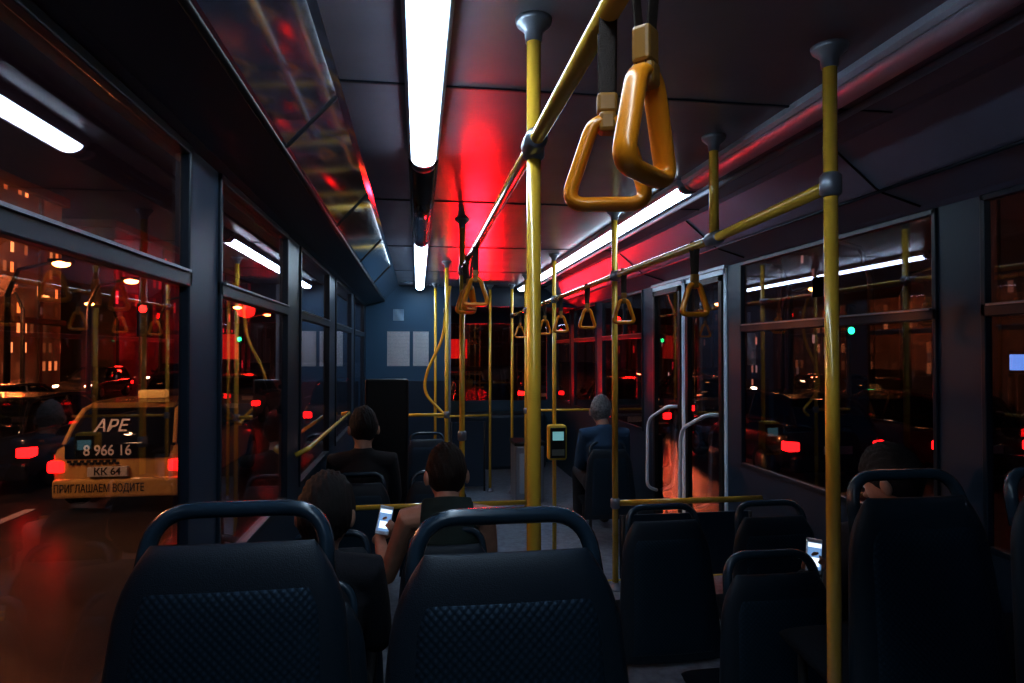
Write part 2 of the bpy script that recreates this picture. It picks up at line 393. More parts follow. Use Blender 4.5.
# ------------------------------------------------------------------ lamps
def lamp(x, y0, y1, mode, label):
    e = empty("ceiling_lamp", (x, (y0+y1)/2, CEIL))
    h = (y1-y0)/2
    def ext(prof, ya, yb):
        bm = bmesh.new()
        a = [bm.verts.new((px, ya, pz)) for px, pz in prof]; b = [bm.verts.new((px, yb, pz)) for px, pz in prof]; n = len(prof)
        for i in range(n): bm.faces.new((a[i], a[(i+1) % n], b[(i+1) % n], b[i]))
        bm.faces.new(a); bm.faces.new(b[::-1]); return bm_mesh(bm)
    hp = [(-0.060, 0), (-0.060, -0.02), (-0.050, -0.032), (0.050, -0.032), (0.060, -0.02), (0.060, 0)]
    new_obj("housing", ext(hp, -h, h), m_hous if mode != 'dark' else m_dhous, e)
    dp = [(0.046*math.cos(a), -0.03-0.030*math.sin(a)) for a in [math.pi*k/12 for k in range(13)]]
    dm = {'on': m_tube, 'half': m_tube2, 'off': m_hous, 'dark': m_dhous}[mode]
    new_obj("diffuser", ext(dp, -h+0.02, h-0.02), dm, e, smooth=True)
    for s in (-1, 1):
        new_obj("end_cap", ext([(px*1.03, pz*1.03) for px, pz in dp], s*(h-0.01)-0.012, s*(h-0.01)+0.012), m_grey, e)
    return top(e, label, "ceiling light")
lamp(0.02, -0.9, 2.63, 'on', "long lit white fluorescent ceiling lamp")
lamp(0.02, 2.68, 4.55, 'dark', "unlit dark glossy ceiling lamp section")
lamp(0.02, 4.6, 7.85, 'on', "long lit white fluorescent ceiling lamp near partition")
lamp(1.25, -0.9, 2.82, 'off', "unlit grey rounded ceiling lamp tube")
lamp(1.25, 2.87, 7.85, 'half', "long lit white ceiling lamp above doors")

# ------------------------------------------------------------------ poles & rails
PR = 0.0172
def pole(x, y, z0, z1, label, joints=(), r=PR):
    e = empty("grab_pole", (x, y, z0))
    L = z1-z0
    tube("shaft", [(0, 0, 0), (0, 0, L)], r, m_yel, e, seg=16)
    lathe("ceiling_flange", [(r+0.003, -0.055), (r+0.005, -0.03), (0.042, -0.012), (0.045, 0)], (0, 0, L), m_grey, e)
    if z0 < -0.7: lathe("floor_flange", [(0.045, 0), (0.042, 0.012), (r+0.005, 0.03), (r+0.004, 0.04)], (0, 0, 0), m_grey, e)
    for j in joints: lathe("clamp", [(r+0.002, -0.03), (r+0.009, -0.022), (r+0.009, 0.022), (r+0.002, 0.03)], (0, 0, j-z0), m_grey, e)
    return top(e, label, "pole")
pole(0.274, 1.53, PLAT, CEIL, "thick yellow vertical grab pole in the aisle", [0.49])
pole(1.025, 1.495, PLAT, CEIL-0.03, "yellow vertical grab pole beside blue seat", [0.42])
pole(1.085, 2.27, 0.43, CEIL, "short yellow hanger pole holding the handrail")
pole(1.10, 3.55, POD, CEIL, "yellow vertical pole on the seat podium", [0.43, -0.85])
pole(0.262, 3.9, FLOOR, CEIL, "yellow vertical grab pole at handrail end", [0.49, -0.5])
pole(1.10, 5.2, FLOOR, CEIL, "yellow vertical pole carrying the ticket validator", [0.43])
pole(0.25, 5.75, FLOOR, CEIL, "slim yellow pole near the partition", [-0.55])
pole(0.20, 7.6, FLOOR, CEIL, "yellow vertical pole at the driver partition")
pole(1.10, 6.6, FLOOR, CEIL, "slim yellow vertical pole near front door", [0.43, -0.6])
pole(1.10, 7.6, FLOOR, CEIL, "slim yellow vertical pole near front door", [0.43])
pole(0.85, 7.7, FLOOR, CEIL, "slim yellow vertical pole beside fare cabinet")
e = empty("curved_grab_pole", (0.25, 5.97, -0.62))
tube("shaft", smooth_path([(0.03, -0.2, 1.2), (0.0, 0, 1.0), (-0.02, 0, 0.75), (-0.17, 0.02, 0.45), (-0.20, 0.02, 0.25), (0.0, 0, 0.04), (0.0, -0.1, 0.0)], 0.15, 8), 0.014, m_yel, e)
lathe("clamp", [(0.018, -0.02), (0.022, -0.015), (0.022, 0.015), (0.018, 0.02)], (0, 0, 1.0), m_grey, e)
top(e, "curved S-shaped yellow grab rail on pole", "handrail")

def rail(pts, label, clamps=(), r=PR, name="handrail"):
    P = [Vector(p) for p in pts]; base = P[0].copy()
    e = empty(name, base)
    tube("bar", [p-base for p in P], r, m_yel, e, seg=16)
    for c in clamps:
        c = Vector(c)-base
        bm = bmesh.new(); add_sweep(bm, [c-Vector((0, 0.045, 0)), c-Vector((0, 0.035, 0)), c+Vector((0, 0.035, 0)), c+Vector((0, 0.045, 0))], [r+0.002, r+0.009, r+0.009, r+0.002], seg=16)
        new_obj("clamp", bm_mesh(bm), m_grey, e, smooth=True)
    return top(e, label, "handrail")
rail([(0.268, -0.9, 0.475), (0.268, 1.49, 0.49), (0.262, 3.86, 0.49)], "long yellow overhead handrail with strap handles", [(0.268, 1.49, 0.49), (0.262, 3.84, 0.49)])
rail([(1.03, 1.51, 0.42), (1.085, 2.27, 0.42), (1.10, 3.55, 0.43), (1.10, 7.6, 0.43)], "long yellow overhead handrail beside the doors", [(1.085, 2.27, 0.42), (1.10, 3.5, 0.43), (1.10, 5.15, 0.43)])
rail([(1.12, 3.55, -0.85), (XR-.02, 3.55, -0.85)], "yellow horizontal guard bar in front of seats", name="guard_bar")
rail(smooth_path([(XL+0.01, 3.4, -0.52), (XL+0.07, 3.42, -0.49), (XL+0.07, 5.4, -0.49), (XL+0.01, 5.42, -0.5)], 0.04), "yellow grab bar along the window", name="guard_bar", r=0.014)
rail([(XL+0.01, 3.56, -0.83), (0.60, 3.56, -0.83)], "yellow crosswise bar ahead of the passengers", name="guard_bar", r=0.014)
rail([(-0.1, 5.75, -0.55), (0.23, 5.75, -0.55)], "short yellow crosswise bar by the slim pole", name="guard_bar", r=0.014)
rail([(0.22, 7.6, -0.75), (0.83, 7.7, -0.75)], "yellow gate bar beside the partition", name="guard_bar", r=0.014)
rail([(1.12, 6.6, -0.6), (1.93, 6.6, -0.6)], "yellow horizontal bar by the front door", name="guard_bar", r=0.014)

def strap(x, y, zr, rz, drop=0.15, label="", near=False):
    e = empty("strap_handle", (x, y, zr), rz)
    w, h = 0.060, 0.120; zt = -drop
    tri = smooth_path([(0.020, 0, zt), (w, 0, zt-h), (-w, 0, zt-h), (-0.020, 0, zt)], 0.030, 7, closed=True)
    bm = bmesh.new(); add_sweep(bm, tri, 0.0118, seg=14, closed=True, ref=(0, 1, 0), flat=(1.25, 0.9))
    new_obj("grip", bm_mesh(bm), m_hand, e, smooth=True)
    lp = []
    for k in range(13):
        a = math.pi*k/12; lp.append((0, 0.021*math.cos(a), 0.021*math.sin(a)))
    lp += [(0, -0.014, -0.03), (0, -0.006, -drop+0.03), (0, -0.006, -drop-0.004), (0, 0.006, -drop-0.004), (0, 0.006, -drop+0.03), (0, 0.014, -0.03)]
    bm = bmesh.new(); add_sweep(bm, lp, 0.013, seg=8, closed=True, ref=(1, 0, 0), flat=(1.0, 0.14))
    new_obj("strap", bm_mesh(bm), m_strap, e, smooth=True)
    bm = bmesh.new(); add_box(bm, (-0.015, -0.012, -drop+0.010), (0.015, 0.012, -drop+0.055 if near else -drop+0.04), 0.005)
    add_box(bm, (-0.013, -0.015, -drop-0.018), (0.013, 0.015, -drop+0.012), 0.006)
    new_obj("clip", bm_mesh(bm), m_clip, e)
    if near:
        bm = bmesh.new(); add_box(bm, (-0.015, -0.024, -0.045), (0.015, 0.024, 0.024), 0.006)
        new_obj("rail_clamp", bm_mesh(bm), m_clip, e)
    return top(e, label, "strap handle", "strap handles on the handrails")
G = "orange triangular strap handle hanging from handrail"
strap(0.268, 0.740, 0.48, math.radians(44), 0.148, "orange triangular strap handle with thick ochre clip", True)
strap(0.270, 0.905, 0.485, math.radians(-12), 0.152, "orange triangular strap handle on dark webbing", False)
base = strap(0.264, 3.0, 0.49, math.radians(-10), 0.15, G)
for (x, y, z, a) in [(0.262, 3.35, 0.49, 55), (0.262, 3.6, 0.49, 20), (1.088, 2.45, 0.42, 5), (1.098, 3.38, 0.43, -8), (1.10, 4.15, 0.43, 10), (1.10, 4.95, 0.43, -5), (1.10, 5.6, 0.43, 12), (1.10, 6.3, 0.43, 0), (1.10, 7.0, 0.43, 8)]:
    copy_thing(base, (x, y, z), math.radians(a))

e = empty("ticket_validator", (1.10, 5.16, -0.72))
boxes("body", [((-0.075, -0.10, -0.14), (0.075, 0.0, 0.14))], m_yeldk, 0.02, e)
boxes("bezel", [((-0.062, -0.108, -0.12), (0.062, -0.098, 0.12))], m_black, 0.004, e)
boxes("screen", [((-0.045, -0.112, 0.02), (0.045, -0.107, 0.09))], M("screen", (0.05, 0.1, 0.12), 0.2, emis=(0.35, 0.75, 0.8), es=0.35), 0, e)
boxes("card_reader", [((-0.05, -0.112, -0.10), (0.05, -0.106, -0.05))], M("reader", (0.15, 0.17, 0.16), 0.4), 0.003, e)
top(e, "yellow ticket validator box with small lit screen", "ticket validator")
e = empty("fare_cabinet", (1.22, 7.25, FLOOR))
boxes("body", [((-0.16, -0.2, 0), (0.16, 0.2, 0.62))], m_grey, 0.02, e)
boxes("lid", [((-0.175, -0.215, 0.62), (0.175, 0.215, 0.66))], m_black, 0.012, e)
boxes("front_panel", [((-0.12, -0.21, 0.1), (0.12, -0.2, 0.54))], M("cab_panel", (0.35, 0.4, 0.46), 0.4), 0.005, e)
top(e, "grey metal fare cabinet with black lid", "cabinet")
e = empty("dashboard", (0.65, 9.3, FLOOR))
boxes("body", [((-1.1, -0.25, 0), (1.15, 0.22, 0.78))], m_wall, 0.05, e)
boxes("instrument_hood", [((-1.0, -0.2, 0.78), (-0.4, 0.15, 0.88))], m_black, 0.04, e)
top(e, "dark blue dashboard under the windscreen", "dashboard")
e = empty("seat_partition", (-0.22, 4.97, FLOOR))
boxes("panel", [((-0.17, -0.025, 0.35), (0.15, 0.025, 1.45))], m_black, 0.02, e)
tube("post", [(-0.15, 0.0, 0.0), (-0.15, 0, 0.4)], 0.016, m_leg, e); tube("post", [(0.13, 0.0, 0.0), (0.13, 0, 0.4)], 0.016, m_leg, e)
top(e, "tall padded black partition panel on posts", "partition")
def guard(loc, lo, hi, label):
    e = empty("guard_screen", loc)
    boxes("panel", [(lo, hi)], m_wall, 0.005, e)
    for x in (lo[0]+0.015, hi[0]-0.015):
        tube("post", [(x, lo[1]-0.012, 0), (x, lo[1]-0.012, hi[2])], 0.010, m_leg, e, seg=8)
    top(e, label, "guard screen")
guard((1.5, 3.59, POD), (-0.36, 0.0, 0.04), (0.44, 0.016, 0.40), "dark guard screen below the yellow bar")
guard((0.5, 7.75, FLOOR), (-0.12, -0.01, 0.05), (0.3, 0.01, 0.82), "dark low gate panel beside the driver partition")

# ------------------------------------------------------------------ seats
LEAN = -0.13
def pillow(w_of, z0, z1, T, yoff, nx=22, nz=26, lean=LEAN, zref=0.0, curve=0.35, p=8):
    bm = bmesh.new(); F = []; Bk = []
    for j in range(nz+1):
        tz = j/nz; tz = 0.5-0.5*math.cos(math.pi*tz)
        z = z0+(z1-z0)*tz; w = w_of(tz)
        ez = max(0.0, 1-abs(2*tz-1)**p)**0.5
        fr = []; br = []
        for i in range(nx+1):
            s = -math.cos(math.pi*i/nx)
            f = ez*max(0.0, 1-abs(s)**p)**0.5
            x = s*w
            yc = yoff - lean*(z-zref) + curve*x*x*-1
            fr.append(bm.verts.new((x, yc+T*f, z))); br.append(bm.verts.new((x, yc-T*f, z)))
        F.append(fr); Bk.append(br)
    for j in range(nz):
        for i in range(nx):
            bm.faces.new((F[j][i], F[j][i+1], F[j+1][i+1], F[j+1][i])); bm.faces.new((Bk[j][i], Bk[j+1][i], Bk[j+1][i+1], Bk[j][i+1]))
    bmesh.ops.remove_doubles(bm, verts=bm.verts, dist=0.0002)
    return bm_mesh(bm)
def wback(t):
    if t > 0.74:
        q = (t-0.74)/0.26
        return 0.200*(1-0.24*q**2.2)-0.012*q
    return 0.233-(t/0.74)**1.3*0.033
def seat(Ht, loc, label, rz=0):
    e = empty("bus_seat", loc, rz)
    zt = Ht
    sb = Ht-0.52
    new_obj("backrest", pillow(wback, zt-0.64, zt-0.060, 0.026, 0.03, zref=zt, curve=-0.25), m_seat, e, smooth=True)
    new_obj("rear_panel", pillow(lambda t: 0.178-0.026*t if t < .9 else 0.155-0.15*(t-.9), zt-0.60, zt-0.130, 0.012, 0.0095, zref=zt, curve=-0.25), m_weave, e, smooth=True)
    hp = smooth_path([(-0.164, 0.035, zt-0.150), (-0.150, 0.075, zt-0.012), (0.150, 0.075, zt-0.012), (0.164, 0.035, zt-0.150)], 0.072, 8)
    tube("grab_handle", hp, 0.0165, m_hndl, e, flat=(0.9, 1.1))
    bm = bmesh.new(); nx, ny = 16, 12
    d = 0.34
    top_, bot_ = [], []
    for i in range(nx+1):
        s = -math.cos(math.pi*i/nx); a = []; b = []
        for j in range(ny+1):
            q = 0.5-0.5*math.cos(math.pi*j/ny)
            f = max(0, 1-abs(s)**8)**0.5*max(0, 1-abs(2*q-1)**8)**0.5
            x = s*(0.215-0.012*q); y = 0.0+q*d
            a.append(bm.verts.new((x, y, sb-0.03+0.03*f+0.02*q))); b.append(bm.verts.new((x, y, sb-0.03-0.035*f+0.02*q)))
        top_.append(a); bot_.append(b)
    for i in range(nx):
        for j in range(ny):
            bm.faces.new((top_[i][j], top_[i+1][j], top_[i+1][j+1], top_[i][j+1])); bm.faces.new((bot_[i][j], bot_[i][j+1], bot_[i+1][j+1], bot_[i+1][j]))
    bmesh.ops.remove_doubles(bm, verts=bm.verts, dist=0.0002)
    new_obj("cushion", bm_mesh(bm), m_cush, e, smooth=True)
    for s in (-1, 1):
        tube("leg", smooth_path([(s*0.15, 0.06, 0.0), (s*0.15, 0.08, sb-0.06), (s*0.15, 0.30, sb-0.05), (s*0.15, 0.28, 0.0)], 0.03), 0.014, m_leg, e, seg=8)
    return top(e, label, "bus seat", "blue bus seats in rows")
LB = "dark blue plastic bus seat with loop handle"
s1 = seat(1.0, (-0.325, 1.20, PLAT), LB)
copy_thing(s1, (0.152, 1.08, PLAT))
s3 = seat(0.965, (1.280, 1.50, PLAT), "dark blue bus seat beside the yellow pole")
copy_thing(s3, (1.748, 1.50, PLAT))
s2 = seat(0.655, (1.18, 2.00, POD), "low dark bus seat mounted on the podium")
for p in [(1.67, 2.00, POD), (1.07, 2.70, POD), (1.58, 2.70, POD)]: copy_thing(s2, p)
s4 = seat(0.88, (-0.37, 2.20, FLOOR), "dark bus seat on the low floor")
for p in [(0.127, 2.20, FLOOR), (-0.37, 2.82, FLOOR), (0.127, 2.80, FLOOR), (-0.37, 4.20, FLOOR), (0.12, 4.20, FLOOR), (1.62, 5.38, FLOOR), (0.09, 6.25, FLOOR), (-0.385, 6.25, FLOOR)]:
    copy_thing(s4, p)

# ------------------------------------------------------------------ people
HS = 1.10
def ell(bm, c, r, rot=None, seg=20):
    t = Matrix.Translation(c) @ (rot.to_4x4() if rot else Matrix.Identity(4)) @ Matrix.Diagonal((*r, 1))
    bmesh.ops.create_uvsphere(bm, u_segments=seg, v_segments=seg//2+2, radius=1, matrix=t)
def head_pt(v):
    x, y, z = v
    t = max(0, -z)
    X = x*0.077*(1-0.30*t**1.6); Y = y*0.096; Z = z*0.118
    if y < 0: Y *= (1-0.45*t)
    if y > 0: Y *= (1+0.02*t)*(1-0.06*max(0, z))
    return Vector((X, Y, Z))
def add_head(bm, c, R):
    r = bmesh.ops.create_uvsphere(bm, u_segments=32, v_segments=24, radius=1)
    for v in r['verts']: v.co = head_pt(v.co)
    new = list(r['verts'])
    def e2(cc, rr):
        q = bmesh.ops.create_uvsphere(bm, u_segments=14, v_segments=10, radius=1, matrix=Matrix.Translation(cc) @ Matrix.Diagonal((*rr, 1))); new.extend(q['verts'])
    for s in (-1, 1): e2((s*0.086, -0.010, -0.006), (0.012, 0.019, 0.032))
    e2((0, 0.094, -0.002), (0.009, 0.012, 0.028)); e2((0, 0.104, -0.020), (0.015, 0.015, 0.011))
    e2((0, 0.088, -0.054), (0.024, 0.012, 0.006)); e2((0, 0.086, -0.063), (0.021, 0.012, 0.006))
    e2((0, 0.075, -0.095), (0.022, 0.018, 0.014))
    e2((0.03, 0.083, 0.026), (0.022, 0.010, 0.007)); e2((-0.03, 0.083, 0.026), (0.022, 0.010, 0.007))
    for v in new: v.co = R @ (v.co*HS) + c
def remesh(bm, vox, it=6, name="body"):
    me = bpy.data.meshes.new("r"); bm.to_mesh(me); bm.free()
    o = bpy.data.objects.new("r", me); COL.objects.link(o)
    m = o.modifiers.new("r", 'REMESH'); m.mode = 'VOXEL'; m.voxel_size = vox
    s = o.modifiers.new("s", 'SMOOTH'); s.factor = 0.5; s.iterations = it
    bpy.context.view_layer.update()
    out = bpy.data.meshes.new_from_object(o.evaluated_get(bpy.context.evaluated_depsgraph_get()))
    bpy.data.objects.remove(o); out.materials.clear(); out.name = name
    return out
def add_hand(bm, wrist, d, n, side, curl=0.5):
    d = Vector(d).normalized(); n = Vector(n); n = (n-d*n.dot(d)).normalized(); s = d.cross(n).normalized()*side
    w = Vector(wrist)
    R = Matrix((s, d, n)).transposed()
    ell(bm, w+d*0.045, (0.040, 0.052, 0.015), R, 16)
    add_sweep(bm, [w-d*0.02, w+d*0.03], [0.024, 0.026], seg=12, cap=True, ref=s, flat=(1.0, 0.75))
    for k, (off, L) in enumerate([(0.029, 0.070), (0.010, 0.080), (-0.010, 0.074), (-0.029, 0.058)]):
        p = w+d*0.082+s*off; pts = [p-d*0.02, p]; a = 0.15
        for q, seg_l in enumerate((0.42, 0.32, 0.26)):
            a += curl*(0.9 if q == 0 else 1.0)
            p = p+(d*math.cos(a)+n*math.sin(a))*L*seg_l; pts.append(p)
        add_sweep(bm, pts, [0.0095, 0.0095, 0.009, 0.0082, 0.0072], seg=10, cap=True)
    p = w+d*0.025+s*0.030
    add_sweep(bm, [p, p+s*0.022+d*0.025+n*0.008, p+s*0.030+d*0.05+n*0.022, p+s*0.024+d*0.07+n*0.034], [0.013, 0.012, 0.010, 0.008], seg=10, cap=True)
def person(loc, label, hair_col, top_col, sleeves=True, skin_col=(0.42, 0.24, 0.17), head_off=(0, 0.05, 0.60), head_pitch=-10, head_yaw=0,
           L_arm=None, R_arm=None, L_hand=None, R_hand=None, lean=0.0, foot_drop=0.47, hair_len=0.0, ankle_y=0.42, trouser=(0.02, 0.022, 0.03)):
    e = empty("person", loc)
    V = Vector
    msk = M("skin_%s" % label[:12], skin_col, 0.5, var=0.12, vscale=20)
    hc = V(head_off); chest = V((0, -0.03+lean*0.6, 0.33)); up = V((0, -0.02+lean, 0.43))
    sh = {s: V((s*0.175, -0.01+lean, 0.415)) for s in (-1, 1)}
    dl = {-1: L_arm or [(-0.20, 0.06+lean, 0.16), (-0.10, 0.27+lean, 0.10)], 1: R_arm or [(0.20, 0.06+lean, 0.16), (0.10, 0.27+lean, 0.10)]}
    hd = {-1: L_hand or ((0.4, 0.8, -0.1), (0.2, 0, 1), 1, 0.45), 1: R_hand or ((-0.4, 0.8, -0.1), (-0.2, 0, 1), -1, 0.45)}
    legs = {s: [V((s*0.09, 0.0, 0.0)), V((s*0.12, 0.40, 0.03)), V((s*0.12, ankle_y, -foot_drop+0.07)), V((s*0.13, ankle_y+0.14, -foot_drop+0.035))] for s in (-1, 1)}
    bm = bmesh.new()
    add_sweep(bm, [(0, 0, -0.02), (0, -0.03, 0.15), chest, up], [0.115, 0.105, 0.125, 0.085], seg=20, cap=True, ref=(1, 0, 0), flat=(1.25, 0.85))
    add_sweep(bm, [up-V((0, 0, 0.02)), up*0.35+hc*0.65-V((0, 0.01, 0.03)), hc-V((0, 0.02, 0.05))], [0.07, 0.056, 0.058], seg=16, cap=True)
    R = Euler((math.radians(head_pitch), 0, math.radians(head_yaw))).to_matrix()
    add_head(bm, hc, R)
    for s in (-1, 1):
        el, wr = V(dl[s][0]), V(dl[s][1])
        add_sweep(bm, [up+V((s*0.05, 0, 0)), sh[s], sh[s]*0.5+el*0.5, el], [0.062, 0.058, 0.047, 0.040], seg=14, cap=True)
        add_sweep(bm, [el, el*0.65+wr*0.35, wr], [0.040, 0.040, 0.026], seg=14, cap=True)
        h = hd[s]; add_hand(bm, wr, h[0], h[1], h[2], h[3])
        add_sweep(bm, legs[s][:3], [0.085, 0.058, 0.038], seg=14, cap=True); add_sweep(bm, [legs[s][2], legs[s][3]], [0.038, 0.032], seg=12, cap=True)
    new_obj("body", remesh(bm, 0.006, 4), msk, e, smooth=True)
    mt = M("cloth_%s" % label[:16], top_col, 0.85, bump=0.5, bscale=180, var=0.15)
    bm = bmesh.new()
    if sleeves:
        add_sweep(bm, [(0, 0, -0.04), (0, -0.03, 0.15), chest, up-V((0, 0, 0.01))], [0.132, 0.122, 0.140, 0.098], seg=24, cap=True, ref=(1, 0, 0), flat=(1.25, 0.88))
    else:
        add_sweep(bm, [(0, 0, -0.04), (0, -0.03, 0.15), chest, up-V((0, 0, 0.015))], [0.132, 0.122, 0.142, 0.105], seg=24, cap=True, ref=(1, 0, 0), flat=(1.14, 0.92))
    for s in (-1, 1):
        el, wr = V(dl[s][0]), V(dl[s][1])
        if sleeves:
            add_sweep(bm, [up+V((s*0.05, 0, -0.01)), sh[s], sh[s]*0.5+el*0.5, el], [0.075, 0.073, 0.062, 0.056], seg=14, cap=True)
            add_sweep(bm, [el, el*0.5+wr*0.5, wr], [0.056, 0.050, 0.038], seg=14)
            add_sweep(bm, [up+V((0, 0, -0.02)), up+V((0, 0.01, 0.055))], [0.085, 0.068], seg=18)
        else:
            add_sweep(bm, [up+V((s*0.08, -0.075, -0.10)), up+V((s*0.080, -0.060, 0.02)), up+V((s*0.08, 0.0, 0.068)), up+V((s*0.08, 0.075, -0.06))], [0.045, 0.040, 0.034, 0.04], seg=12, cap=True, ref=(1, 0, 0), flat=(1.1, 0.5))
    new_obj("jacket" if sleeves else "tank_top", remesh(bm, 0.009, 5), mt, e, smooth=True)
    bm = bmesh.new()
    for s in (-1, 1):
        add_sweep(bm, legs[s][:3], [0.10, 0.072, 0.055], seg=14, cap=True)
    add_sweep(bm, [(-0.08, 0, 0), (0.08, 0, 0)], 0.115, seg=14, cap=True)
    new_obj("trousers", remesh(bm, 0.012, 5), M("trousers_cloth", trouser, 0.9), e, smooth=True)
    for s in (-1, 1):
        bm = bmesh.new(); a = legs[s][2]; t = legs[s][3]
        add_sweep(bm, [V((a.x, a.y-0.03, t.z-0.002)), V((a.x, a.y+0.05, t.z)), V((t.x, t.y+0.04, t.z-0.008))], [0.045, 0.048, 0.038], seg=12, cap=True, ref=(1, 0, 0), flat=(1, 0.8))
        new_obj("shoe", remesh(bm, 0.01, 3), m_black, e, smooth=True)
        ey = new_obj("eye", bpy.data.meshes.new("eye"), None, e)
        bmx = bmesh.new(); bmesh.ops.create_uvsphere(bmx, u_segments=12, v_segments=8, radius=0.011); bmx.to_mesh(ey.data); bmx.free()
        ey.data.materials.append(M("eye_white", (0.5, 0.5, 0.5), 0.2)); ey.location = R @ (V((s*0.031, 0.080, 0.010))*HS)+hc
    bm = bmesh.new()
    bmesh.ops.create_uvsphere(bm, u_segments=90, v_segments=64, radius=1)
    rnd = random.Random(len(label))
    ph = [rnd.uniform(0, 6) for _ in range(8)]
    short = hair_len < 0.05
    for v in bm.verts:
        p = head_pt(v.co); u = v.co.copy()
        k = 1.10+0.10*max(0, u.z)+0.022*math.sin(9*u.x+ph[0])*math.sin(8*u.z+ph[1])
        k += 0.022*math.sin(21*u.x+ph[2]+4*u.z)*math.sin(15*u.y+ph[3])+0.018*math.sin(37*u.x+ph[4]+11*u.z+6*u.y)+0.012*math.sin(53*u.y+ph[5]+17*u.x)
        k += hair_len*(1 if u.z > -0.3 else 0.4)
        if short and u.z < 0.15: k = k+(1.035-k)*min(1, (0.15-u.z)*1.8)
        v.co = p*k*HS
    n = Vector((0, -0.70, 0.71)).normalized() if short else Vector((0, -0.80, 0.60)).normalized()
    bmesh.ops.bisect_plane(bm, geom=bm.verts[:]+bm.edges[:]+bm.faces[:], plane_co=(0, 0.02*HS, 0.002), plane_no=-n, clear_outer=True)
    ed = [x for x in bm.edges if x.is_boundary]
    if ed: bmesh.ops.holes_fill(bm, edges=ed)
    for v in bm.verts: v.co = R @ v.co + hc
    new_obj("hair", bm_mesh(bm), M("hair_%s" % label[:12], hair_col, 0.6, bump=1.0, bscale=260, var=0.5, vscale=60, spec=0.3), e, smooth=True)
    return top(e, label, "person")
def phone(loc, rot, label):
    e = empty("smartphone", loc); e.rotation_euler = rot
    boxes("case", [((-0.034, -0.004, -0.070), (0.034, 0.004, 0.070))], m_white, 0.004, e)
    boxes("screen", [((-0.029, -0.0055, -0.052), (0.029, -0.0038, 0.052))], M("phone_screen", (0.05, 0.08, 0.12), 0.2, emis=(0.35, 0.6, 1.0), es=0.45), 0.0, e)
    boxes("screen_header", [((-0.029, -0.0062, 0.034), (0.029, -0.0054, 0.052)), ((-0.022, -0.0062, -0.040), (0.022, -0.0054, -0.005))], M("phone_light", (0.5, 0.5, 0.5), 0.3, emis=(0.75, 0.88, 1.0), es=0.9), 0, e)
    return top(e, label, "phone")
def hold(pc, base):
    """wrist position (local) for a left hand whose palm lies behind a phone centred at pc"""
    d = Vector((0.75, 0, 0.65)).normalized()
    return tuple(Vector(pc)+Vector((0.030, 0.026, -0.040))-d*0.075-Vector(base))
HD = ((0.75, 0, 0.65), (0, -1, 0.0), -1, 0.95)
PB, LBP = (-0.163, 3.30, -0.835), (0.132, 2.98, -1.165)
person(LBP, "person in dark tank top holding a phone", (0.018, 0.009, 0.006), (0.010, 0.026, 0.023), sleeves=False,
       head_off=(0.0, 0.06, 0.590), head_pitch=-8, head_yaw=6, foot_drop=0.435,
       L_arm=[(-0.27, 0.10, 0.13), hold(PB, LBP)], L_hand=HD, skin_col=(0.50, 0.27, 0.19))
phone(PB, (math.radians(-16), math.radians(14), math.radians(8)), "white smartphone with lit screen held in hand")
person((-0.345, 2.34, -1.19), "person with dark hair in black jacket sitting hunched", (0.010, 0.007, 0.008), (0.008, 0.010, 0.018),
       head_off=(0.02, 0.07, 0.60), head_pitch=-22, head_yaw=-6, lean=0.02, hair_len=0.09, skin_col=(0.35, 0.2, 0.15), foot_drop=0.43)
person((1.62, 5.56, -1.14), "grey-haired man in navy jacket sitting upright", (0.16, 0.17, 0.18), (0.02, 0.065, 0.13),
       head_off=(-0.01, 0.05, 0.61), head_pitch=-6, head_yaw=-25, skin_col=(0.4, 0.24, 0.18), foot_drop=0.46)
PD, LD = (1.605, 2.47, -0.835), (1.745, 2.20, -1.10)
person(LD, "person with brown hair bent over a phone", (0.045, 0.022, 0.013), (0.012, 0.015, 0.022),
       head_off=(0.05, 0.05, 0.60), head_pitch=-20, head_yaw=28, foot_drop=0.23, ankle_y=0.5,
       L_arm=[(-0.22, 0.02, 0.16), hold(PD, LD)], L_hand=HD, hair_len=0.02)
phone(PD, (math.radians(-14), math.radians(10), math.radians(-6)), "smartphone with bright screen near the window seat")
person((-0.36, 4.42, -1.14), "person in black coat and dark hair", (0.010, 0.010, 0.012), (0.008, 0.010, 0.015), head_off=(0, 0.05, 0.62), head_yaw=12, hair_len=0.03, foot_drop=0.46)

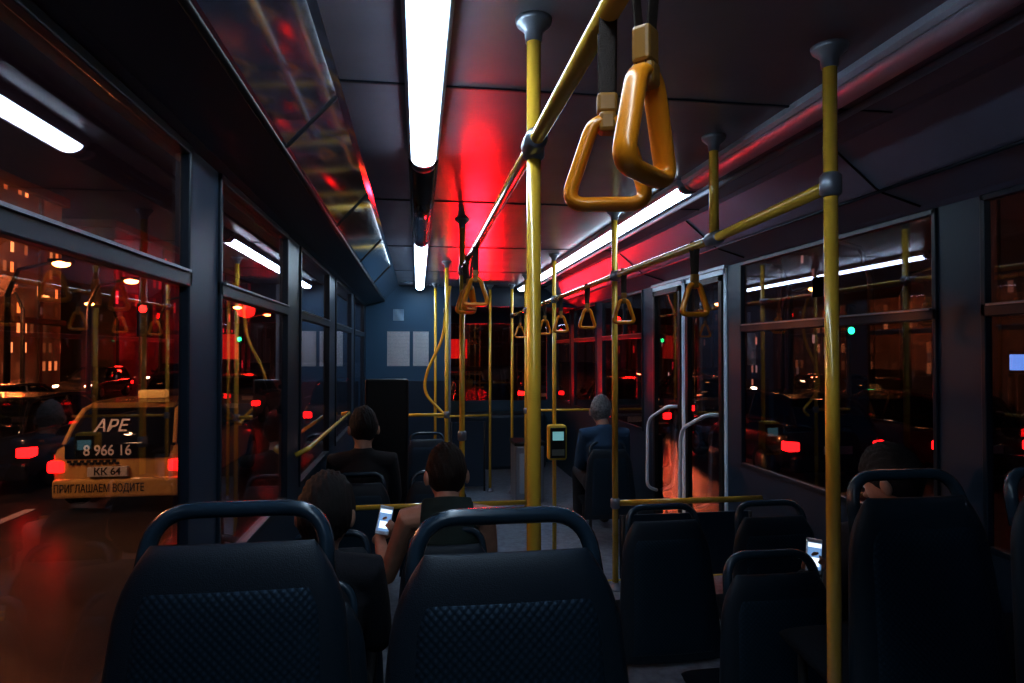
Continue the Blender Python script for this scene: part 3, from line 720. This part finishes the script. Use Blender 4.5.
# ------------------------------------------------------------------ outside
rd = boxes("floor", [((-60, -20, ROAD-0.1), (60, 140, ROAD))], m_asph)
rd["kind"] = "structure"
for i in range(8):
    y0 = 2+i*5
    o = boxes("lane_marking", [((-5.42, y0, ROAD), (-5.28, y0+3, ROAD+0.006))], m_white, 0.002); top(o, "white painted lane marking on asphalt", "lane marking", "lane markings")
def loft(st, mat, name, parent):
    bm = bmesh.new(); rs = [[bm.verts.new(p) for p in r] for r in st]; n = len(rs[0])
    for a, b in zip(rs, rs[1:]):
        for k in range(n): bm.faces.new((a[k], a[(k+1) % n], b[(k+1) % n], b[k]))
    bm.faces.new(rs[0]); bm.faces.new(rs[-1])
    return new_obj(name, bm_mesh(bm), mat, parent, smooth=True)
def car(loc, label, col, taxi=False, heads=None, rz=0):
    e = empty("car", loc, rz)
    pm = M("paint_%s" % label[:10], col, 0.25, coat=0.8)
    def rr(y, hw, zb, zt):
        P = []; n = 24
        for k in range(n):
            a = 2*math.pi*k/n; c, s = math.cos(a), math.sin(a)
            P.append((hw*math.copysign(abs(c)**0.35, c), y, (zb+zt)/2+(zt-zb)/2*math.copysign(abs(s)**0.4, s)))
        return P
    loft([rr(*s) for s in [(0, .70, .36, .86), (.03, .80, .30, .93), (.10, .85, .26, .96), (.4, .88, .22, .97), (1.2, .90, .2, .96), (2.8, .90, .2, .93), (3.3, .89, .2, .90), (3.95, .85, .22, .80), (4.25, .77, .28, .68), (4.34, .64, .34, .58)]], pm, "body", e)
    def cab(y, wb, wt, zt):
        zb = 0.9; return [(-wb, y, zb), (-wb*0.99, y, zb+(zt-zb)*0.2), (-wt-0.02, y, zt-(zt-zb)*0.15), (-wt+0.06, y, zt), (0, y, zt+0.01), (wt-0.06, y, zt), (wt+0.02, y, zt-(zt-zb)*0.15), (wb*0.99, y, zb+(zt-zb)*0.2), (wb, y, zb)]
    loft([cab(*s) for s in [(.06, .70, .68, .97), (.38, .76, .60, 1.38), (.6, .78, .6, 1.45), (1.6, .79, .61, 1.48), (2.2, .79, .59, 1.44), (3.05, .74, .68, .94)]], m_cglass, "window_glass", e)
    bm = bmesh.new()
    R1 = [[(x, y, z+0.012) for x in (-w, -w*0.5, 0, w*0.5, w)] for (y, w, z) in [(.42, .56, 1.40), (.62, .58, 1.46), (1.6, .6, 1.49), (2.2, .57, 1.45)]]
    vs = [[bm.verts.new(p) for p in r] for r in R1]
    for a, b in zip(vs, vs[1:]):
        for k in range(4): bm.faces.new((a[k], a[k+1], b[k+1], b[k]))
    bmesh.ops.solidify(bm, geom=bm.faces[:], thickness=0.02)
    for s in (-1, 1):
        add_sweep(bm, [(s*.70, .06, .95), (s*.66, .22, 1.2), (s*.61, .40, 1.39), (s*.61, .7, 1.45), (s*.62, 1.6, 1.475), (s*.60, 2.2, 1.43), (s*.68, 2.7, 1.15), (s*.73, 3.05, .94)], 0.032, seg=8)
        add_sweep(bm, [(s*.78, 1.45, .93), (s*.62, 1.45, 1.46)], 0.03, seg=8)
    new_obj("roof", bm_mesh(bm), pm, e)
    boxes("rear_bumper", [((-0.80, -0.06, 0.24), (0.80, 0.08, 0.50))], pm, 0.04, e)
    boxes("front_bumper", [((-0.72, 4.24, 0.28), (0.72, 4.38, 0.46))], pm, 0.04, e)
    for s in (-1, 1):
        bm = bmesh.new(); add_box(bm, (s*0.76-0.12, -0.02, 0.58), (s*0.76+0.10, 0.2, 0.74), 0.03); new_obj("tail_light", bm_mesh(bm), m_red, e)
        bm = bmesh.new(); add_box(bm, (s*0.66-0.11, 4.0, 0.60), (s*0.66+0.11, 4.30, 0.72), 0.03)
        new_obj("headlight", bm_mesh(bm), heads or m_rim, e)
        ell_b = bmesh.new(); ell(ell_b, (s*0.97, 2.65, 1.02), (0.10, 0.05, 0.075)); new_obj("side_mirror", bm_mesh(ell_b), m_black, e, smooth=True)
        for y in (0.75, 3.45):
            w = lathe("wheel", [(0.20, -0.09), (0.29, -0.10), (0.32, -0.06), (0.32, 0.06), (0.29, 0.10), (0.20, 0.09)], (s*0.82, y, 0.32), m_tire, e, axis='X', seg=24)
            lathe("rim", [(0.06, -0.03), (0.19, -0.015), (0.2, 0.02)], (s*0.915, y, 0.32), m_rim, w, axis='X', seg=20)
    px = -0.10 if taxi else 0
    pl = boxes("license_plate", [((px-0.25, -0.075, 0.53), (px+0.25, -0.015, 0.66))] if taxi else [((-0.25, -0.035, 0.53), (0.25, -0.015, 0.66))], M("plate_w", (0.75, 0.75, 0.72), 0.4), 0.004, e)
    if taxi:
        mb = M("decal_black", (0.02, 0.02, 0.02), 0.5)
        mw = M("decal_white", (0.85, 0.85, 0.85), 0.5)
        text_obj("lettering", "КК 64", 0.13, mb, pl, (px, -0.078, 0.595))
        boxes("rear_window", [((-0.66, -0.022, 0.76), (0.66, 0.05, 0.965))], m_cglass, 0.02, e)
        text_obj("lettering", "АРЕ", 0.27, mw, e, (-0.14, 0.150, 1.18), (math.radians(52), 0, 0), 0.42)
        text_obj("lettering", "8 966 16", 0.20, mw, e, (-0.12, -0.026, 0.87), (math.pi/2, 0, 0), 0.60)
        text_obj("lettering", "ПРИГЛАШАЕМ ВОДИТЕ", 0.15, mb, e, (-0.20, -0.066, 0.37), (math.pi/2, 0, 0), 1.12, off=0.004)
        bm = bmesh.new()
        for i in range(16):
            for j in range(2):
                if (i+j) % 2 == 0: add_box(bm, (-0.62+i*0.04, -0.028, 0.715-j*0.03), (-0.58+i*0.04, 0.01, 0.745-j*0.03))
        new_obj("checker_decal", bm_mesh(bm), mb, e)
        bm = bmesh.new(); add_box(bm, (-0.2, 1.1, 1.50), (0.2, 1.28, 1.62), 0.03); new_obj("roof_sign", bm_mesh(bm), M("roof_sign", (0.7, 0.5, 0.1), 0.4, emis=(1, 0.6, 0.2), es=0.4), e)
    return top(e, label, "car")
car((-4.02, 9.5, ROAD), "yellow taxi with lettering on its rear", (0.72, 0.50, 0.17), taxi=True)
car((-6.7, 10.9, ROAD), "dark car with glowing red tail lights", (0.02, 0.02, 0.025))
car((-2.75, -1.0, ROAD), "orange car beside the bus with amber headlights", (0.50, 0.16, 0.03), heads=m_amber)
car((1.5, 14.5, ROAD), "dark car braking ahead with red tail lights", (0.03, 0.02, 0.02))
car((-1.9, 16.5, ROAD), "dark grey car ahead with red tail lights", (0.05, 0.05, 0.06))
car((5.2, 15.0, ROAD), "dark red car with glowing tail lights", (0.10, 0.01, 0.01))
car((6.8, 9.8, ROAD), "black car with glowing tail lights on asphalt", (0.02, 0.02, 0.02))
car((9.3, 9.5, ROAD), "brown parked car at the kerb", (0.06, 0.03, 0.02))
car((-5.6, 20.5, ROAD), "silver car in traffic with red tail lights", (0.2, 0.2, 0.22))
car((-9.3, 14.5, ROAD), "dark blue car in traffic with tail lights", (0.02, 0.03, 0.06))
car((-8.6, 24.0, ROAD), "maroon car in traffic with tail lights", (0.08, 0.02, 0.02))
car((1.6, 22.0, ROAD), "white car further up the queue", (0.3, 0.3, 0.3))
car((4.6, 24.0, ROAD), "blue car further up the queue", (0.03, 0.05, 0.12))
car((8.2, 17.0, ROAD), "grey car in traffic with tail lights", (0.08, 0.08, 0.09))
car((8.4, 24.5, ROAD), "black car in traffic with tail lights", (0.02, 0.02, 0.02))
# oncoming traffic
car((-15.6, 26.0, ROAD), "dark oncoming car with bright headlights", (0.03, 0.03, 0.03), heads=m_headw, rz=math.pi)
car((-15.4, 36.0, ROAD), "black oncoming car with bright headlights", (0.02, 0.02, 0.02), heads=m_headw, rz=math.pi)
car((-15.4, 46.0, ROAD), "black oncoming car with bright headlights", (0.02, 0.02, 0.02), heads=m_headw, rz=math.pi)
car((13.4, 21.0, ROAD), "dark oncoming car near the kerb with headlights", (0.03, 0.03, 0.05), heads=m_headw, rz=math.pi)
car((13.4, 30.0, ROAD), "dark oncoming car near the kerb with headlights", (0.05, 0.03, 0.03), heads=m_headw, rz=math.pi)

def building(loc, size, mat, label, mcorn):
    e = empty("building", loc); sx, sy, sz = size
    bm = bmesh.new(); add_box(bm, (0, 0, 0), (sx, sy, sz))
    new_obj("facade", bm_mesh(bm), mat, e)
    l = [((-0.3, -0.3, sz), (sx+0.3, sy+0.3, sz+0.5)), ((-0.2, -0.2, 3.6), (sx+0.2, sy+0.2, 3.9))]
    k = 0
    while k*4 < sy: l.append(((-0.12, k*4-0.15, 0), (sx+0.12, k*4+0.15, sz))); k += 1
    boxes("cornice", l, mcorn, 0.05, e)
    return top(e, label, "building")
f1 = facade_mat("facade_orange", (0.10, 0.05, 0.03), (1.0, 0.30, 0.08), 0.55, 0.95, 0.45, 2.2, 3.0, 0.07)
f2 = facade_mat("facade_brown", (0.08, 0.05, 0.04), (1.0, 0.36, 0.14), 0.7, 1.3, 0.22, 1.6, 8.0, 0.01)
f3 = facade_mat("facade_red", (0.08, 0.02, 0.02), (1.0, 0.03, 0.03), 1.0, 1.6, 0.40, 2.0, 12.0, 0.06)
f4 = facade_mat("facade_dim", (0.02, 0.02, 0.03), (0.9, 0.35, 0.20), 0.45, 0.8, 0.14, 1.2, 5.0, 0.004)
mco = M("cornice_stone", (0.08, 0.06, 0.05), 0.8)
building((-27, 20, ROAD), (8, 18, 10), f1, "low stone building with orange lit windows", mco)
building((-48, 44, ROAD), (9, 22, 30), f2, "tall dark building with scattered lit windows", mco)
building((-28, 44, ROAD), (9, 34, 10), f3, "building glowing with red lit windows", mco)
building((-52, 8, ROAD), (10, 28, 34), f2, "tall dim tower block at night", mco)
building((20, 8, ROAD), (8, 16, 13), f4, "dim apartment block with few lit windows", mco)
building((19, 28, ROAD), (9, 30, 17), f4, "dark block with scattered orange windows", mco)
building((-6, 100, ROAD), (26, 8, 18), f2, "distant block with lit windows closing the street", mco)
m_sod = M("sodium_glow", (1, .6, .3), 0.4, emis=(1, 0.42, 0.12), es=18)
m_grn = M("green_signal", (0, .3, .1), 0.4, emis=(0.03, 1, 0.3), es=7)
m_rsg = M("red_signal", (.3, 0, 0), 0.4, emis=(1, 0.015, 0.012), es=14)
def street_lamp(loc, flip=1, h=5.0):
    e = empty("street_lamp", loc)
    tube("post", [(0, 0, 0), (0, 0, h*0.8), (flip*0.3, 0, h*0.95), (flip*1.3, 0, h)], [0.10, 0.08, 0.06, 0.05], m_leg, e, seg=10)
    boxes("lamp_head", [((flip*1.5-0.35, -0.13, h-0.02), (flip*1.5+0.35, 0.13, h+0.1))], m_leg, 0.03, e)
    bm = bmesh.new(); ell(bm, (flip*1.5, 0, h-0.05), (0.26, 0.16, 0.12)); new_obj("lamp_glass", bm_mesh(bm), m_sod, e, smooth=True)
    return top(e, "street lamp glowing orange on a tall post", "street lamp", "street lamps along the road")
sl = street_lamp((-12.5, 14, ROAD)); slr = street_lamp((11, 14.5, ROAD), -1)
for y in (18, 22, 27, 34, 42, 50, 60): copy_thing(sl, (-12.5, y, ROAD))
for y in (24, 31, 40): copy_thing(slr, (-17.0, y, ROAD))
for y in (18, 22, 27, 33, 42, 54): copy_thing(slr, (11, y, ROAD))
for y in (19, 26, 35): copy_thing(sl, (15.5, y, ROAD))
def signal(loc, m, label):
    e = empty("traffic_light", loc)
    tube("post", [(0, 0, 0), (0, 0, 2.6)], 0.06, m_leg, e, seg=10)
    boxes("housing", [((-0.16, -0.12, 2.6), (0.16, 0.12, 3.5))], m_black, 0.04, e)
    for i in range(3):
        z = 2.78+i*0.28
        on = (m is m_grn and i == 0) or (m is m_rsg and i == 2)
        bm = bmesh.new(); ell(bm, (0, -0.12, z), (0.10, 0.04, 0.10)); new_obj("lens", bm_mesh(bm), m if on else m_black, e, smooth=True)
    return top(e, label, "traffic light")
signal((-8, 31, ROAD), m_grn, "traffic light showing green beside road")
signal((11.6, 16.2, ROAD), m_grn, "traffic light showing green at the kerb")
signal((4.5, 31, ROAD), m_rsg, "traffic light showing red above traffic")
signal((-3.5, 34, ROAD), m_rsg, "traffic light showing red in the street")
signal((3.0, 20, ROAD), m_rsg, "traffic light showing red beside the queue")
signal((-7.2, 18.5, ROAD), m_rsg, "traffic light showing red beside cars")
signal((6.9, 22, ROAD), m_rsg, "traffic light showing red near the kerb")
def board(loc, size, mat, label):
    e = empty("billboard", loc); sx, sz = size
    boxes("panel", [((-sx/2, -0.05, 1.8), (sx/2, 0.05, 1.8+sz))], mat, 0.02, e)
    boxes("surround", [((-sx/2-0.08, -0.03, 1.72), (sx/2+0.08, 0.08, 1.80)), ((-sx/2-0.08, -0.03, 1.8+sz), (sx/2+0.08, 0.08, 1.88+sz))], m_leg, 0.01, e)
    tube("post", [(-sx/3, 0.05, 0), (-sx/3, 0.05, 1.8)], 0.07, m_leg, e); tube("post", [(sx/3, 0.05, 0), (sx/3, 0.05, 1.8)], 0.07, m_leg, e)
    return top(e, label, "billboard")
board((2.2, 40, ROAD), (1.6, 1.2), M("red_panel", (.3, .02, .02), .5, emis=(1, 0.02, 0.02), es=0.6), "blank red glowing roadside panel on posts")
board((13.0, 12.5, ROAD), (0.35, 0.35), M("blue_panel", (.1, .2, .4), .5, emis=(0.25, 0.5, 1), es=1.2), "blank blue glowing roadside panel on posts")
board((-10.9, 38, ROAD), (2.0, 1.4), M("red_panel", (.3, .02, .02), .5), "blank red glowing panel beside the street")

# ------------------------------------------------------------------ lights
def light(kind, loc, energy, color, size=0.3, spot=None):
    l = bpy.data.lights.new("night_light", kind); l.energy = energy; l.color = color
    l.shadow_soft_size = size
    if spot: l.spot_size = spot; l.spot_blend = 0.9
    o = bpy.data.objects.new("night_light", l); COL.objects.link(o); o.location = loc
    return o
def aim(o, t): o.rotation_euler = (Vector(t)-o.location).to_track_quat('-Z', 'Y').to_euler()
o = light('SPOT', (1.2, 13.5, -1.1), 1150, (1, 0.008, 0.018), 0.35, spot=math.radians(33)); aim(o, (0.72, 6.0, 0.8))
o = light('SPOT', (5.0, 8.0, -1.3), 110, (1, 0.010, 0.02), 0.3, spot=math.radians(32)); aim(o, (1.1, 5.8, 0.8))
light('POINT', (-5.3, 6.8, 2.0), 420, (1, 0.68, 0.40), 0.3)  # added warm fill that brightens the taxi, no lamp post stands here
light('POINT', (-4.2, 2.5, 2.0), 150, (1, 0.30, 0.10), 0.3)  # unseen orange fill added to lift the car beside the bus
light('POINT', (-11, 14, 4.0), 400, (1, 0.38, 0.13), 0.4)
light('POINT', (-15.5, 27, 2.5), 2600, (1, 0.36, 0.12), 0.4)
light('POINT', (-12, 48, 3), 2000, (1, 0.03, 0.02), 0.6)
light('POINT', (9.5, 12, 3.5), 240, (1, 0.34, 0.14), 0.4)
light('POINT', (11, 26, 3), 900, (1, 0.24, 0.10), 0.4)

# ------------------------------------------------------------------ world, camera
w = bpy.data.worlds.new("night"); scene.world = w; w.use_nodes = True
nt = w.node_tree; bg = nt.nodes["Background"]
tc = nt.nodes.new("ShaderNodeTexCoord"); sp = nt.nodes.new("ShaderNodeSeparateXYZ"); cr = nt.nodes.new("ShaderNodeValToRGB")
cr.color_ramp.elements[0].position = 0.45; cr.color_ramp.elements[0].color = (0.026, 0.010, 0.010, 1)
cr.color_ramp.elements[1].position = 0.8; cr.color_ramp.elements[1].color = (0.003, 0.005, 0.014, 1)
mp = nt.nodes.new("ShaderNodeMapRange"); mp.inputs["From Min"].default_value = -1
nt.links.new(tc.outputs["Generated"], sp.inputs[0]); nt.links.new(sp.outputs[2], mp.inputs["Value"]); nt.links.new(mp.outputs["Result"], cr.inputs["Fac"])
nt.links.new(cr.outputs["Color"], bg.inputs["Color"]); bg.inputs["Strength"].default_value = 0.7

for o in list(bpy.data.objects):
    if o.parent: continue
    if o.type == 'MESH' and o.location.length < 1e-6:
        vs = [v.co for v in o.data.vertices]
        c = Vector(((min(v.x for v in vs)+max(v.x for v in vs))/2, (min(v.y for v in vs)+max(v.y for v in vs))/2, min(v.z for v in vs)))
        for v in o.data.vertices: v.co -= c
        for ch in [q for q in bpy.data.objects if q.parent == o]: ch.location = ch.location - c
        o.location = c
    o.location.z += ZO

cam = bpy.data.cameras.new("camera"); cam.lens = 22.85; cam.sensor_width = 36; cam.clip_start = 0.02; cam.clip_end = 400
co = bpy.data.objects.new("camera", cam); COL.objects.link(co)
co.location = (0, 0, ZO); co.rotation_euler = (math.radians(90.93), 0, math.radians(-8.23))
scene.camera = co
scene.view_settings.view_transform = 'Standard'
scene.view_settings.exposure = 0.58
scene.view_settings.gamma = 0.77
